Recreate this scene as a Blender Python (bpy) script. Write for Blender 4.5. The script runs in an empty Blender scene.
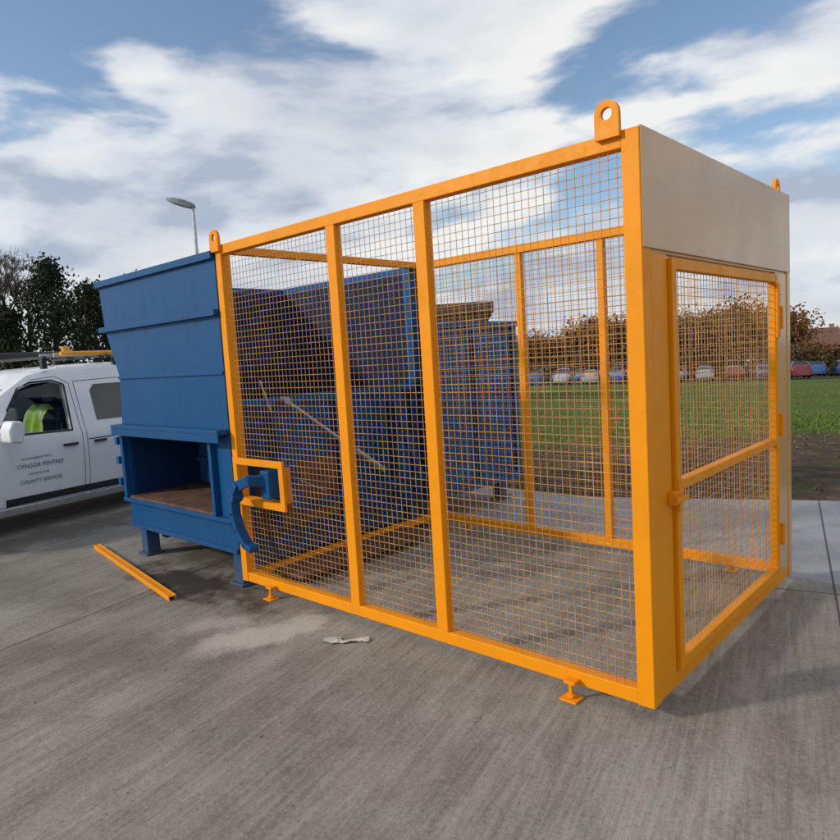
import bpy, bmesh, math, random
import numpy as np
from mathutils import Vector, Matrix
random.seed(7); rng=np.random.default_rng(7)
scene=bpy.context.scene
scene.view_settings.view_transform='Standard'; scene.view_settings.look='None'
scene.view_settings.exposure=0; scene.view_settings.gamma=1
COL=scene.collection
GZ=-0.06

# ---------------------------------------------------------------- helpers
class NT:
    def __init__(s,nt): s.nt=nt; s.n=nt.nodes; s.l=nt.links
    def new(s,t,**k):
        n=s.n.new(t)
        for a,b in k.items(): setattr(n,a,b)
        return n
    def link(s,a,b): s.l.new(a,b)
    def val(s,sock,v):
        if hasattr(v,'links') or isinstance(v,bpy.types.NodeSocket): s.l.new(v,sock)
        else: sock.default_value=v
    def math(s,op,a,b=0.0,c=None,clamp=False):
        n=s.n.new('ShaderNodeMath'); n.operation=op; n.use_clamp=clamp
        s.val(n.inputs[0],a); s.val(n.inputs[1],b)
        if c is not None: s.val(n.inputs[2],c)
        return n.outputs[0]
    def noise(s,vec,scale,detail=4,rough=.5,dist=0.0,w=None):
        n=s.n.new('ShaderNodeTexNoise')
        if w is not None: n.noise_dimensions='4D'; n.inputs['W'].default_value=w
        if vec is not None: s.l.new(vec,n.inputs['Vector'])
        n.inputs['Scale'].default_value=scale; n.inputs['Detail'].default_value=detail
        n.inputs['Roughness'].default_value=rough; n.inputs['Distortion'].default_value=dist
        return n.outputs['Fac']
    def mapping(s,vec,loc=(0,0,0),rot=(0,0,0),sc=(1,1,1)):
        n=s.n.new('ShaderNodeMapping'); s.l.new(vec,n.inputs['Vector'])
        n.inputs['Location'].default_value=loc; n.inputs['Rotation'].default_value=rot; n.inputs['Scale'].default_value=sc
        return n.outputs[0]
    def ramp(s,fac,stops):
        n=s.n.new('ShaderNodeValToRGB'); s.l.new(fac,n.inputs[0])
        e=n.color_ramp.elements
        while len(e)<len(stops): e.new(.5)
        for i,(p,c) in enumerate(stops):
            e[i].position=p
            if not hasattr(c,'__len__'): c=(c,c,c)
            e[i].color=(c[0],c[1],c[2],1)
        return n.outputs[0]
    def mr(s,v,a,b,c=0.0,d=1.0,smooth=False):
        n=s.n.new('ShaderNodeMapRange'); n.clamp=True
        if smooth: n.interpolation_type='SMOOTHSTEP'
        s.val(n.inputs[0],v)
        for i,x in enumerate((a,b,c,d)): n.inputs[i+1].default_value=x
        return n.outputs[0]
    def mix(s,fac,a,b,mode='MIX'):
        n=s.n.new('ShaderNodeMix'); n.data_type='RGBA'; n.blend_type=mode
        s.val(n.inputs[0],fac)
        for i,x in ((6,a),(7,b)):
            if isinstance(x,bpy.types.NodeSocket): s.l.new(x,n.inputs[i])
            else: n.inputs[i].default_value=(x[0],x[1],x[2],1)
        return n.outputs[2]
    def bump(s,h,strength,dist):
        n=s.n.new('ShaderNodeBump'); n.inputs['Strength'].default_value=strength; n.inputs['Distance'].default_value=dist
        s.l.new(h,n.inputs['Height']); return n.outputs[0]

def newmat(name):
    m=bpy.data.materials.new(name); m.use_nodes=True
    k=NT(m.node_tree); b=k.n['Principled BSDF']
    tc=k.new('ShaderNodeTexCoord')
    return m,k,b,tc.outputs['Object']

def simple(name,col,rough=.6,metal=0,var=.25,scale=6,bump=0.0,spec=.5):
    m,k,b,o=newmat(name)
    n=k.noise(o,scale,3,.6)
    dark=tuple(c*(1-var) for c in col); lite=tuple(min(1,c*(1+var)) for c in col)
    k.link(k.ramp(n,[(.3,dark),(.7,lite)]),b.inputs['Base Color'])
    b.inputs['Roughness'].default_value=rough; b.inputs['Metallic'].default_value=metal
    b.inputs['Specular IOR Level'].default_value=spec
    if bump: k.link(k.bump(k.noise(o,scale*6,3),.5,bump),b.inputs['Normal'])
    return m

def paint(name,col,dirt=(.12,.08,.05),rough=.32,dirtamt=.35,rustamt=.0,coat=.3,spec=.5,lowdirt=None,ssc=(9,9,.7)):
    m,k,b,o=newmat(name)
    big=k.noise(o,1.6,3,.6)
    c=k.mix(big,tuple(x*.82 for x in col),tuple(min(1,x*1.12) for x in col))
    st=k.noise(k.mapping(o,sc=ssc),2.2,4,.65)
    f=k.math('MULTIPLY',k.mr(st,.5,.78),dirtamt)
    c=k.mix(f,c,dirt)
    fine=k.noise(o,38,3,.7)
    f2=k.math('MULTIPLY',k.mr(fine,.62,.8),dirtamt*.7)
    c=k.mix(f2,c,tuple(x*.6 for x in dirt))
    if lowdirt:
        sep=k.new('ShaderNodeSeparateXYZ'); k.link(o,sep.inputs[0])
        f3=k.mr(k.math('ADD',sep.outputs[2],k.math('MULTIPLY',fine,.3)),lowdirt,0.1,0,.45)
        c=k.mix(f3,c,(.14,.12,.1))
    if rustamt:
        r=k.noise(o,11,5,.7,w=4.0)
        c=k.mix(k.math('MULTIPLY',k.mr(r,.66,.72),rustamt),c,(.13,.045,.015))
    k.link(c,b.inputs['Base Color'])
    k.link(k.mr(k.math('ADD',st,fine),.7,1.3,rough*.8,rough*1.5),b.inputs['Roughness'])
    b.inputs['Specular IOR Level'].default_value=spec
    b.inputs['Coat Weight'].default_value=coat; b.inputs['Coat Roughness'].default_value=.12
    k.link(k.bump(k.noise(o,3.5,2),.35,.004),b.inputs['Normal'])
    return m

class MB:
    def __init__(s): s.v=[];s.f=[];s.m=[]
    def add(s,vs,fs,mi=0):
        o=len(s.v); s.v+= [tuple(v) for v in vs]; s.f+=[tuple(o+i for i in f) for f in fs]; s.m+=[mi]*len(fs)
    def box(s,a,b,mi=0):
        x0,y0,z0=[min(a[i],b[i]) for i in range(3)]; x1,y1,z1=[max(a[i],b[i]) for i in range(3)]
        s.add([(x0,y0,z0),(x1,y0,z0),(x1,y1,z0),(x0,y1,z0),(x0,y0,z1),(x1,y0,z1),(x1,y1,z1),(x0,y1,z1)],
              [(0,3,2,1),(4,5,6,7),(0,1,5,4),(1,2,6,5),(2,3,7,6),(3,0,4,7)],mi)
    def prism(s,p,q,r,n=8,mi=0,r2=None,cap=True):
        p=Vector(p);q=Vector(q); d=(q-p)
        if d.length<1e-6: return
        d.normalize(); a=d.orthogonal().normalized(); b=d.cross(a)
        r2=r if r2 is None else r2
        vs=[];
        for i in range(n):
            t=2*math.pi*(i+.5)/n; e=a*math.cos(t)+b*math.sin(t)
            vs.append(p+e*r)
        for i in range(n):
            t=2*math.pi*(i+.5)/n; e=a*math.cos(t)+b*math.sin(t)
            vs.append(q+e*r2)
        fs=[(i,(i+1)%n,n+(i+1)%n,n+i) for i in range(n)]
        if cap: fs+=[tuple(range(n-1,-1,-1)),tuple(range(n,2*n))]
        s.add(vs,fs,mi)
    def beam(s,p,q,w,h,up=(0,0,1),mi=0):
        p=Vector(p);q=Vector(q); d=(q-p).normalized(); up=Vector(up)
        a=d.cross(up).normalized()*(w/2); b=a.cross(d).normalized()*(h/2)
        vs=[p-a-b,p+a-b,p+a+b,p-a+b,q-a-b,q+a-b,q+a+b,q-a+b]
        s.add(vs,[(0,1,2,3),(7,6,5,4),(0,4,5,1),(1,5,6,2),(2,6,7,3),(3,7,4,0)],mi)
    def extr(s,poly,axis,a,b,mi=0):
        def P(p,t):
            return {'x':(t,p[0],p[1]),'y':(p[0],t,p[1]),'z':(p[0],p[1],t)}[axis]
        n=len(poly); vs=[P(p,a) for p in poly]+[P(p,b) for p in poly]
        fs=[(i,(i+1)%n,n+(i+1)%n,n+i) for i in range(n)]+[tuple(range(n-1,-1,-1)),tuple(range(n,2*n))]
        s.add(vs,fs,mi)
    def path(s,pts,r,n=8,mi=0):
        for i in range(len(pts)-1): s.prism(pts[i],pts[i+1],r,n,mi)
    def obj(s,name,mats,parent=None,bevel=0,smooth=False,fix=True,segs=2,mw=None):
        me=bpy.data.meshes.new(name); me.from_pydata(s.v,[],s.f)
        for m in (mats if isinstance(mats,(list,tuple)) else [mats]): me.materials.append(m)
        if len(me.materials)>1: me.polygons.foreach_set('material_index',s.m)
        if fix:
            bm=bmesh.new(); bm.from_mesh(me); bmesh.ops.recalc_face_normals(bm,faces=bm.faces); bm.to_mesh(me); bm.free()
        me.update()
        if smooth:
            me.polygons.foreach_set('use_smooth',[True]*len(me.polygons)); me.set_sharp_from_angle(angle=math.radians(38))
        o=bpy.data.objects.new(name,me); COL.objects.link(o)
        if parent: o.parent=parent
        if mw is not None: o.matrix_world=mw
        if bevel:
            b=o.modifiers.new('bev','BEVEL'); b.width=bevel; b.segments=segs; b.limit_method='ANGLE'; b.angle_limit=math.radians(40)
            b.harden_normals=False
        return o
def empty(name,mw=None):
    e=bpy.data.objects.new(name,None); e.empty_display_size=.3; COL.objects.link(e)
    if mw is not None: e.matrix_world=mw
    return e

# ---------------------------------------------------------------- camera
R=Matrix(((0.7388,-0.0198,0.6736),(0.6715,0.1096,-0.7328),(-0.0593,0.9937,0.0943)))
cx=Vector(R.col[0]).normalized(); cz=Vector(R.col[2]); cz=(cz-cx*cz.dot(cx)).normalized(); cy=cz.cross(cx)
M=Matrix((( cx[0],cy[0],cz[0],1.238),(cx[1],cy[1],cz[1],-2.766),(cx[2],cy[2],cz[2],1.62),(0,0,0,1)))
cam=bpy.data.cameras.new('camera'); camo=bpy.data.objects.new('camera',cam); COL.objects.link(camo)
camo.matrix_world=M; cam.sensor_width=36; cam.lens=682/840*36; cam.clip_end=3000; cam.clip_start=.05
scene.camera=camo

# ---------------------------------------------------------------- world / sun
SUN=Vector((-.56,-.78,math.tan(math.radians(25))*.96)).normalized()
el=math.asin(SUN.z); az=math.atan2(SUN.x,SUN.y)
w=bpy.data.worlds.new('World'); scene.world=w; w.use_nodes=True
k=NT(w.node_tree); k.n.clear()
out=k.new('ShaderNodeOutputWorld')
sky=k.new('ShaderNodeTexSky'); sky.sky_type='NISHITA'; sky.sun_disc=False; sky.sun_elevation=el; sky.sun_rotation=az
sky.air_density=1.0; sky.dust_density=.8; sky.ozone_density=1.6
bg1=k.new('ShaderNodeBackground'); k.link(sky.outputs[0],bg1.inputs[0]); bg1.inputs[1].default_value=.15
tc=k.new('ShaderNodeTexCoord'); d=tc.outputs['Generated']
sep=k.new('ShaderNodeSeparateXYZ'); k.link(d,sep.inputs[0])
zz=k.math('ADD',k.math('MAXIMUM',sep.outputs[2],0.0),.70)
cmb=k.new('ShaderNodeCombineXYZ'); k.link(k.math('DIVIDE',sep.outputs[0],zz),cmb.inputs[0]); k.link(k.math('DIVIDE',sep.outputs[1],zz),cmb.inputs[1])
k.link(k.math('MULTIPLY',sep.outputs[2],2.6),cmb.inputs[2])
cv=k.mapping(cmb.outputs[0],loc=(7.7,2.9,.9))
n1=k.noise(cv,3.3,7,.50,.2)
n2=k.noise(cv,.9,2,.5,0,w=2.0)
den=k.math('ADD',k.math('MULTIPLY',n1,.8),k.math('MULTIPLY',n2,.3))
hz=k.mr(sep.outputs[2],0.0,.32,.13,0.0,True)
den=k.math('ADD',den,hz)
mask=k.mr(den,.485,.57,0,1,True)
cvo=k.mapping(cv,loc=(.045,.06,-.11))
n3=k.noise(cvo,3.3,6,.50,.2)
sh=k.math('SUBTRACT',n1,n3)
lit=k.mr(sh,-.13,.09)
thick=k.mr(den,.58,.74,0,1,True)
cc=k.ramp(lit,[(0,(.46,.53,.66)),(.5,(.78,.83,.90)),(1,(1.0,1.0,.98))])
cc=k.mix(k.math('MULTIPLY',thick,.5),cc,(.56,.62,.72))
bg2=k.new('ShaderNodeBackground'); k.link(cc,bg2.inputs[0]); bg2.inputs[1].default_value=.92
mx=k.new('ShaderNodeMixShader'); k.link(k.math('MULTIPLY',mask,.95),mx.inputs[0]); k.link(bg1.outputs[0],mx.inputs[1]); k.link(bg2.outputs[0],mx.inputs[2])
k.link(mx.outputs[0],out.inputs[0])
sl=bpy.data.lights.new('sun','SUN'); sl.energy=2.5; sl.angle=math.radians(4); sl.color=(1,.91,.77)
so=bpy.data.objects.new('sun',sl); COL.objects.link(so); so.rotation_euler=(-SUN).to_track_quat('-Z','Y').to_euler(); so.location=(-10,-15,12)

# ---------------------------------------------------------------- materials
YEL=(.86,.30,.002)
m_yel=paint('yellow_paint',YEL,dirt=(.50,.16,.004),dirtamt=.22,rustamt=.25,rough=.42,coat=.0,spec=.22,ssc=(3,3,2))
m_tan=paint('tan_yellow_paint',(.60,.34,.13),dirt=(.42,.29,.17),dirtamt=.10,rough=.30,coat=.40,spec=.45,ssc=(1.2,1.2,.8))  # tan base, less saturated than the frame yellow
m_mesh=simple('mesh_wire_paint',(.50,.27,.10),.5,0,.35,9)
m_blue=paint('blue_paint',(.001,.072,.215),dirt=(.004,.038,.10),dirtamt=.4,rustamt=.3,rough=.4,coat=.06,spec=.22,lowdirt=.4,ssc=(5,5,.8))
m_blue2=paint('blue_paint_shaded',(.003,.034,.115),dirt=(.03,.022,.025),dirtamt=.5,rustamt=.7,rough=.55,coat=.0,spec=.2,lowdirt=.5)  # darker copy of the blue: interior shade put into colour, plus dirt and rust
m_inner=paint('shaded_scuffed_lining',(.004,.017,.062),dirt=(.035,.02,.022),dirtamt=.55,rustamt=.6,rough=.6,coat=.0,spec=.2,ssc=(4,4,2))  # base darkened to carry the shade inside the hopper; scuffs and rust on top
m_rust=simple('rust_steel',(.12,.055,.034),.8,0,.5,7,.004)
m_dark=simple('dark_steel',(.03,.03,.035),.6,0,.3)
m_galv=simple('galvanised_steel',(.42,.44,.46),.38,.8,.2,10)
m_white=paint('white_van_paint',(.80,.81,.83),dirt=(.45,.42,.38),dirtamt=.15,rough=.25,coat=.5,lowdirt=.5)
m_blk=simple('black_plastic',(.018,.018,.02),.55)
m_tyre=simple('tyre_rubber',(.02,.02,.02),.85)
m_red=simple('red_lens',(.45,.02,.02),.2)
m_hiviz=simple('hi_vis_fabric',(.50,.85,.05),.7,0,.3,10)
m_refl=simple('reflective_strip',(.6,.62,.63),.4)
m_ink=simple('door_lettering',(.13,.13,.16),.5)
m_amber=simple('amber_lens',(.85,.35,.02),.25)
def glassmat(name,tint,ior=1.5):
    m=bpy.data.materials.new(name); m.use_nodes=True; k=NT(m.node_tree); k.n.clear()
    o=k.new('ShaderNodeOutputMaterial'); t=k.new('ShaderNodeBsdfTransparent'); t.inputs[0].default_value=(*tint,1)
    g=k.new('ShaderNodeBsdfGlossy'); g.inputs['Roughness'].default_value=.03
    f=k.new('ShaderNodeFresnel'); f.inputs[0].default_value=ior
    x=k.new('ShaderNodeMixShader'); k.link(k.math('MULTIPLY',f.outputs[0],1.3,clamp=True),x.inputs[0]); k.link(t.outputs[0],x.inputs[1]); k.link(g.outputs[0],x.inputs[2]); k.link(x.outputs[0],o.inputs[0])
    return m
m_glass=glassmat('window_glass',(.65,.7,.7))
m_dglass=simple('dark_window_glass',(.015,.018,.022),.06,0,.1,spec=.8)

# ---------------------------------------------------------------- terrain
def tz(x,y):
    t=(y-10.0)
    sp=np.where(t>20,t,np.log1p(np.exp(np.minimum(t,20)/1.5))*1.5)
    return GZ-.03-.045*sp
N=190
g=np.sinh(np.linspace(-6.2,6.2,N)); g=g/g.max()*900
gx=g-6; gy=g+8
X,Y=np.meshgrid(gx,gy); Z=tz(X,Y)
Z=Z+np.where(Y>8,.03*np.sin(X*.7)*np.cos(Y*.5),0)*np.clip((Y-8)/6,0,1)*(Y<45)
verts=np.stack([X.ravel(),Y.ravel(),Z.ravel()],1)
idx=np.arange(N*N).reshape(N,N)
faces=np.stack([idx[:-1,:-1].ravel(),idx[:-1,1:].ravel(),idx[1:,1:].ravel(),idx[1:,:-1].ravel()],1)
m,k,b,o=newmat('grass_and_soil')
s=k.new('ShaderNodeSeparateXYZ'); k.link(o,s.inputs[0])
nb=k.noise(o,.12,4,.6); nm=k.noise(o,1.3,4,.65); nf=k.noise(o,14,3,.7)
gcol=k.ramp(nm,[(.25,(.055,.095,.016)),(.5,(.095,.15,.026)),(.75,(.155,.19,.042))])
gcol=k.mix(k.mr(nb,.42,.62),gcol,(.145,.165,.04))
gcol=k.mix(k.mr(nf,.3,.7,0,.4),gcol,(.05,.08,.015))
ecol=k.ramp(k.noise(o,3.2,7,.75),[(.25,(.04,.028,.018)),(.5,(.095,.066,.045)),(.72,(.20,.155,.115))])
ecol=k.mix(k.mr(k.noise(o,2.1,5,.7,w=3.0),.55,.62,0,.8),ecol,(.06,.085,.022))
e=k.math('SUBTRACT',s.outputs[1],k.math('MULTIPLY',s.outputs[0],.9))
e=k.math('ADD',e,k.math('MULTIPLY',k.math('SUBTRACT',nm,.5),5))
emask=k.mr(e,11.4,13.0,1,0)
k.link(k.mix(emask,gcol,ecol),b.inputs['Base Color']); b.inputs['Roughness'].default_value=.95
b.inputs['Specular IOR Level'].default_value=.15
k.link(k.bump(k.noise(o,9,5,.75),1,.08),b.inputs['Normal'])
me=bpy.data.meshes.new('ground'); me.from_pydata(verts.tolist(),[],faces.tolist()); me.materials.append(m); me.polygons.foreach_set('use_smooth',[True]*len(me.polygons))
COL.objects.link(bpy.data.objects.new('ground',me))
m_soil=simple('soil',(.10,.07,.048),.95,0,.5,5,.02,spec=.1)

# concrete pad
m,k,b,o=newmat('brushed_concrete')
s=k.new('ShaderNodeSeparateXYZ'); k.link(o,s.inputs[0])
rot=k.mapping(o,rot=(0,0,math.radians(-14)))
brush=k.noise(k.mapping(rot,sc=(22,1.2,1)),1.6,4,.65,.15)
brush2=k.noise(k.mapping(rot,sc=(4.5,.6,1)),1.0,5,.65,.3)
big=k.noise(o,.55,5,.62,.4); med=k.noise(o,2.6,6,.72); fine=k.noise(o,55,4,.75)
c=k.ramp(big,[(.30,(.185,.165,.138)),(.5,(.265,.240,.205)),(.70,(.35,.325,.285))])
c=k.mix(k.mr(brush,.38,.66,.0,.55),c,(.125,.11,.092))
c=k.mix(k.mr(brush2,.45,.68,0,.5),c,(.40,.375,.33))
c=k.mix(k.mr(med,.50,.68,0,.45),c,(.12,.103,.085))
c=k.mix(k.mr(k.noise(o,1.1,6,.75,w=7.0),.58,.66,0,.25),c,(.10,.086,.07))
c=k.mix(k.mr(fine,.5,.78,0,.5),c,(.44,.41,.365))
c=k.mix(k.mr(fine,.46,.28,0,.5),c,(.07,.06,.052))
n_edge=k.math('MULTIPLY',k.math('SUBTRACT',med,.5),.25)
pale=k.mr(k.math('ADD',s.outputs[1],n_edge),2.30,2.34,0,1)
pale=k.math('MULTIPLY',pale,k.mr(s.outputs[0],-6.6,-6.4,0,.85))
pc=k.ramp(k.noise(o,1.8,5,.65),[(.3,(.27,.27,.285)),(.7,(.44,.44,.455))])
c=k.mix(pale,c,pc)
wob=k.noise(o,3.5,5,.7)
def ell(cx_,cy_,ax,ay,ang,amp=.9):
    v=k.mapping(o,loc=(-cx_,-cy_,0)); v=k.mapping(v,rot=(0,0,-ang)); v=k.mapping(v,sc=(1/ax,1/ay,0))
    l=k.new('ShaderNodeVectorMath',operation='LENGTH'); k.link(v,l.inputs[0])
    dd=k.math('ADD',l.outputs['Value'],k.math('MULTIPLY',k.math('SUBTRACT',wob,.5),2.4))
    return k.mr(dd,.35,1.2,amp,0,True)
c=k.mix(ell(-2.35,-.42,.50,.22,math.radians(75),.75),c,(.52,.49,.43))
c=k.mix(ell(-2.75,-.55,.30,.14,math.radians(60),.5),c,(.48,.45,.40))
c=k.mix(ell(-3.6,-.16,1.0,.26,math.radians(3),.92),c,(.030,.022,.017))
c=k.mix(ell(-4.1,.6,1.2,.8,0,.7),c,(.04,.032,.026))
c=k.mix(ell(-5.0,-1.1,1.5,.40,math.radians(15),.35),c,(.09,.077,.064))
c=k.mix(ell(-3.2,-1.3,.9,.25,math.radians(30),.3),c,(.10,.085,.07))
c=k.mix(ell(-6.6,-.3,1.6,.5,math.radians(98),.6),c,(.06,.052,.046))
sr=k.new('ShaderNodeSeparateXYZ'); k.link(rot,sr.inputs[0])
def joint(v,period,off):
    f=k.math('FRACT',k.math('ADD',k.math('DIVIDE',v,period),off))
    return k.math('LESS_THAN',k.math('ABSOLUTE',k.math('SUBTRACT',f,.5)),.007/period)
j=k.math('MAXIMUM',joint(sr.outputs[0],4.6,.33),joint(sr.outputs[1],5.2,.12))
c=k.mix(k.math('MULTIPLY',j,.8),c,(.035,.03,.027))
k.link(c,b.inputs['Base Color'])
k.link(k.mr(big,.3,.7,.6,.85),b.inputs['Roughness']); b.inputs['Specular IOR Level'].default_value=.3
h=k.math('ADD',k.math('MULTIPLY',brush,.8),k.math('MULTIPLY',fine,.5)); h=k.math('SUBTRACT',h,j)
k.link(k.bump(h,.9,.010),b.inputs['Normal'])
mb=MB()
pad=[(30,-40),(30,14),(6,7.8),(-.2,4.9),(-2.7,3.9),(-6.2,4.2),(-7,9),(-24,9),(-24,-40)]
mb.extr(pad,'z',GZ-.14,GZ)
mb.obj('concrete_pavement',m)
def clod(mb,x,y,z,r):
    c0=Vector((x,y,z)); a=random.random()*6.28
    ring=[Vector((math.cos(a+i*1.2566)*random.uniform(.7,1.3),math.sin(a+i*1.2566)*random.uniform(.7,1.3),random.uniform(-.2,.2))) for i in range(5)]
    vs=[c0+q*r for q in ring]+[c0+(ring[i]*.6+Vector((0,0,random.uniform(.3,.7))))*r for i in range(5)]+[c0+Vector((random.uniform(-.2,.2),random.uniform(-.2,.2),random.uniform(.55,.85)))*r]
    mb.add(vs,[(i,(i+1)%5,5+(i+1)%5,5+i) for i in range(5)]+[(5+i,5+(i+1)%5,10) for i in range(5)])
mb=MB()
for i in range(2600):
    x=random.uniform(-6,8); y0=4.9+.47*(x+.2)+random.random()**1.3*6.5+.15
    r=.008+.05*random.random()**3
    clod(mb,x,y0,float(tz(x,y0))-.004,r)
mb.obj('soil_rubble',m_soil,smooth=False)
n=56000
gxx=rng.uniform(-26,10,n); e0=12.2+rng.normal(0,1.4,n); dd=rng.exponential(9,n); gyy=e0+.9*gxx+dd
ok=(gyy>5.8)&(gyy<45)&(gyy>6+.47*gxx); gxx=gxx[ok];gyy=gyy[ok];n=len(gxx)
h=rng.uniform(.02,.065,n); a=rng.uniform(0,6.28,n); wv=.009+.0006*gyy
z0=tz(gxx,gyy)
v1=np.stack([gxx-np.cos(a)*wv,gyy-np.sin(a)*wv,z0-.02],1); v2=np.stack([gxx+np.cos(a)*wv,gyy+np.sin(a)*wv,z0-.02],1)
v3=np.stack([gxx+rng.normal(0,.03,n),gyy+rng.normal(0,.03,n),z0+h],1)
vs=np.stack([v1,v2,v3],1).reshape(-1,3); fs=np.arange(3*n).reshape(-1,3)
me=bpy.data.meshes.new('grass'); me.from_pydata(vs.tolist(),[],fs.tolist()); me.materials.append(simple('grass_blades',(.12,.18,.032),.8,0,.4,3,spec=.2)); COL.objects.link(bpy.data.objects.new('grass',me))

# ---------------------------------------------------------------- cage
cage=empty('safety_cage')
L=3.23; W=2.22; H=2.5; P=.08; Rr=.07
mb=MB()
mb.box((-P,0,0),(0,P,H)); mb.box((-L,0,0),(-L+P-.01,P,H))
mb.box((-P,W-P,0),(0,W,H)); mb.box((-L,W-P,0),(-L+P-.01,W,H))
for y0,y1 in ((.004,Rr),(W-Rr,W-.004)):
    mb.box((-L+P-.01,y0,.002),(-P,y1,Rr)); mb.box((-L+P-.01,y0,H-Rr),(-P,y1,H-.002))
for l in (1.23,1.955): mb.box((-l-.04,.002,Rr),(-l+.04,.06,H-Rr))
for l in (1.31,2.07): mb.box((-l-.03,W-.06,Rr),(-l+.03,W-.008,H-Rr))
mb.box((-L+.002,P,.002),(-L+.06,W-P,.06)); mb.box((-L+.002,P,H-.06),(-L+.06,W-P,H-.002))
mb.box((-.07,P,.002),(-.004,W-P,.07))
mb.obj('frame',m_yel,cage,bevel=.004)
mb=MB()
mb.box((-.012,P,.07),(-.001,.25,2.0)); mb.box((-.05,.235,.07),(-.0125,.25,2.0))
mb.obj('corner_plate',m_yel,cage,bevel=.003)
mb=MB()
mb.box((-.012,1.91,.07),(-.001,W-P,2.0)); mb.box((-.05,1.91,.07),(-.0125,1.925,2.0))
mb.box((-.006,.006,2.012),(.006,W-.004,2.505)); mb.box((-.06,P,2.47),(-.0065,W-P,2.503)); mb.box((-.05,P,2.0),(-.0065,W-P,2.03))
mb.box((-.002,W-P+.01,0),(.004,W-.002,2.008))
mb.obj('side_panel',m_tan,cage,bevel=.003)
def wires(mb,plane,a0,a1,z0,z1,off,hole=None,pitch=.041,r=.0017):
    def pt(a,z,o): return (a,off+o,z) if plane=='y' else (off+o,a,z)
    na=int(round((a1-a0)/pitch)); nz=int(round((z1-z0)/pitch))
    for i in range(1,na):
        a=a0+(a1-a0)*i/na
        segs=[(z0,z1)]
        if hole and hole[0]<a<hole[1]: segs=[(z0,hole[2]),(hole[3],z1)]
        for s0,s1 in segs: mb.prism(pt(a,s0,0),pt(a,s1,0),r,5,0,cap=False)
    for i in range(1,nz):
        z=z0+(z1-z0)*i/nz
        segs=[(a0,a1)]
        if hole and hole[2]<z<hole[3]: segs=[(a0,hole[0]),(hole[1],a1)]
        for s0,s1 in segs:
            if s1-s0>.01: mb.prism(pt(s0,z,2*r),pt(s1,z,2*r),r,5,0,cap=False)
mb=MB()
hole=(-3.15,-2.64,.64,.91)
for a0,a1 in ((-L+.06,-1.955-.03),(-1.955+.03,-1.23-.03),(-1.23+.03,-P+.01)):
    wires(mb,'y',a0,a1,Rr-.01,H-Rr+.01,.022,hole if a0<-3 else None)
for a0,a1 in ((-L+.06,-2.09),(-2.05,-1.33),(-1.29,-P+.01)):
    wires(mb,'y',a0,a1,Rr-.01,H-Rr+.01,W-.03)
mb.obj('front_and_back_mesh',m_mesh,cage,fix=False,smooth=True)
mb=MB()
x0,x1,z0,z1=-3.2,-2.59,.60,.95; t=.05
mb.box((x0,-.022,z0),(x1,-.002,z0+t)); mb.box((x0,-.022,z1-t),(x1,-.002,z1)); mb.box((x0,-.022,z0+t),(x0+t,-.002,z1-t)); mb.box((x1-t,-.022,z0+t),(x1,-.002,z1-t))
mb.box((x0+t,-.002,z0+t-.01),(x1-t,.07,z0+t)); mb.box((x1-t,-.002,z0+t),(x1-t+.01,.07,z1-t))
mb.obj('access_hatch_frame',m_yel,cage,bevel=.003)
mb=MB(); y0,y1=.262,1.895; z0,z1=.085,1.985; t=.05
mb.box((-.03,y0,z0),(.018,y0+t,z1)); mb.box((-.03,y1-t,z0),(.018,y1,z1))
mb.box((-.03,y0+t,z0),(.017,y1-t,z0+t)); mb.box((-.03,y0+t,z1-t),(.017,y1-t,z1)); mb.box((-.03,y0+t,.93),(.017,y1-t,.975))
mb.obj('door_frame',m_yel,cage,bevel=.003)
mb=MB(); wires(mb,'x',y0+t-.01,y1-t+.01,z0+t-.01,.94,-.008); wires(mb,'x',y0+t-.01,y1-t+.01,.965,z1-t+.01,-.008)
mb.obj('door_mesh',m_mesh,cage,fix=False,smooth=True)
mb=MB()
mb.box((-.0,.20,.88),(.03,.31,.94)); mb.prism((.03,.22,.91),(.06,.22,.91),.012); mb.box((.045,.17,.90),(.058,.30,.92)); mb.box((.0,.265,.84),(.026,.30,.99))
for z in (.35,1.05,1.72):
    mb.prism((.03,1.905,z-.07),(.03,1.905,z+.07),.013,10); mb.box((0.0,1.88,z-.05),(.026,1.94,z+.05))
mb.box((.018,1.84,1.60),(.030,1.90,1.93))
mb.obj('latch_and_hinges',m_yel,cage,bevel=.002)
def lug(mb,c,axis):
    r0,r1,n=.026,.055,20; th=.011
    x,y,z=c; vs=[];fs=[]
    for s_ in (-th,th):
        for rr in (r0,r1):
            for i in range(n):
                a=2*math.pi*i/n; p=(rr*math.cos(a),rr*math.sin(a))
                vs.append((x+p[0],y+s_,z+p[1]) if axis=='y' else (x+s_,y+p[0],z+p[1]))
    for i in range(n):
        j=(i+1)%n
        fs+=[(i,j,n+j,n+i),(2*n+i,3*n+i,3*n+j,2*n+j),(i,2*n+i,2*n+j,j),(n+i,n+j,3*n+j,3*n+i)]
    mb.add(vs,fs)
    for sx in (-1,1):
        if axis=='y': mb.box((x+sx*.03,y-th-.001,z-.1),(x+sx*.0545,y+th+.001,z))
        else: mb.box((x-th-.001,y+sx*.03,z-.1),(x+th+.001,y+sx*.0545,z))
    if axis=='y': mb.box((x-.03,y-th-.001,z-.1),(x+.03,y+th+.001,z-.03))
    else: mb.box((x-th-.001,y-.03,z-.1),(x+th+.001,y+.03,z-.03))
mb=MB(); lug(mb,(-.13,-.012,2.575),'y'); lug(mb,(-3.2,-.012,2.55),'y'); lug(mb,(-.05,2.13,2.55),'x'); lug(mb,(-3.2,2.23,2.55),'y')
mb.obj('lifting_lugs',m_yel,cage)
mb=MB()
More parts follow.
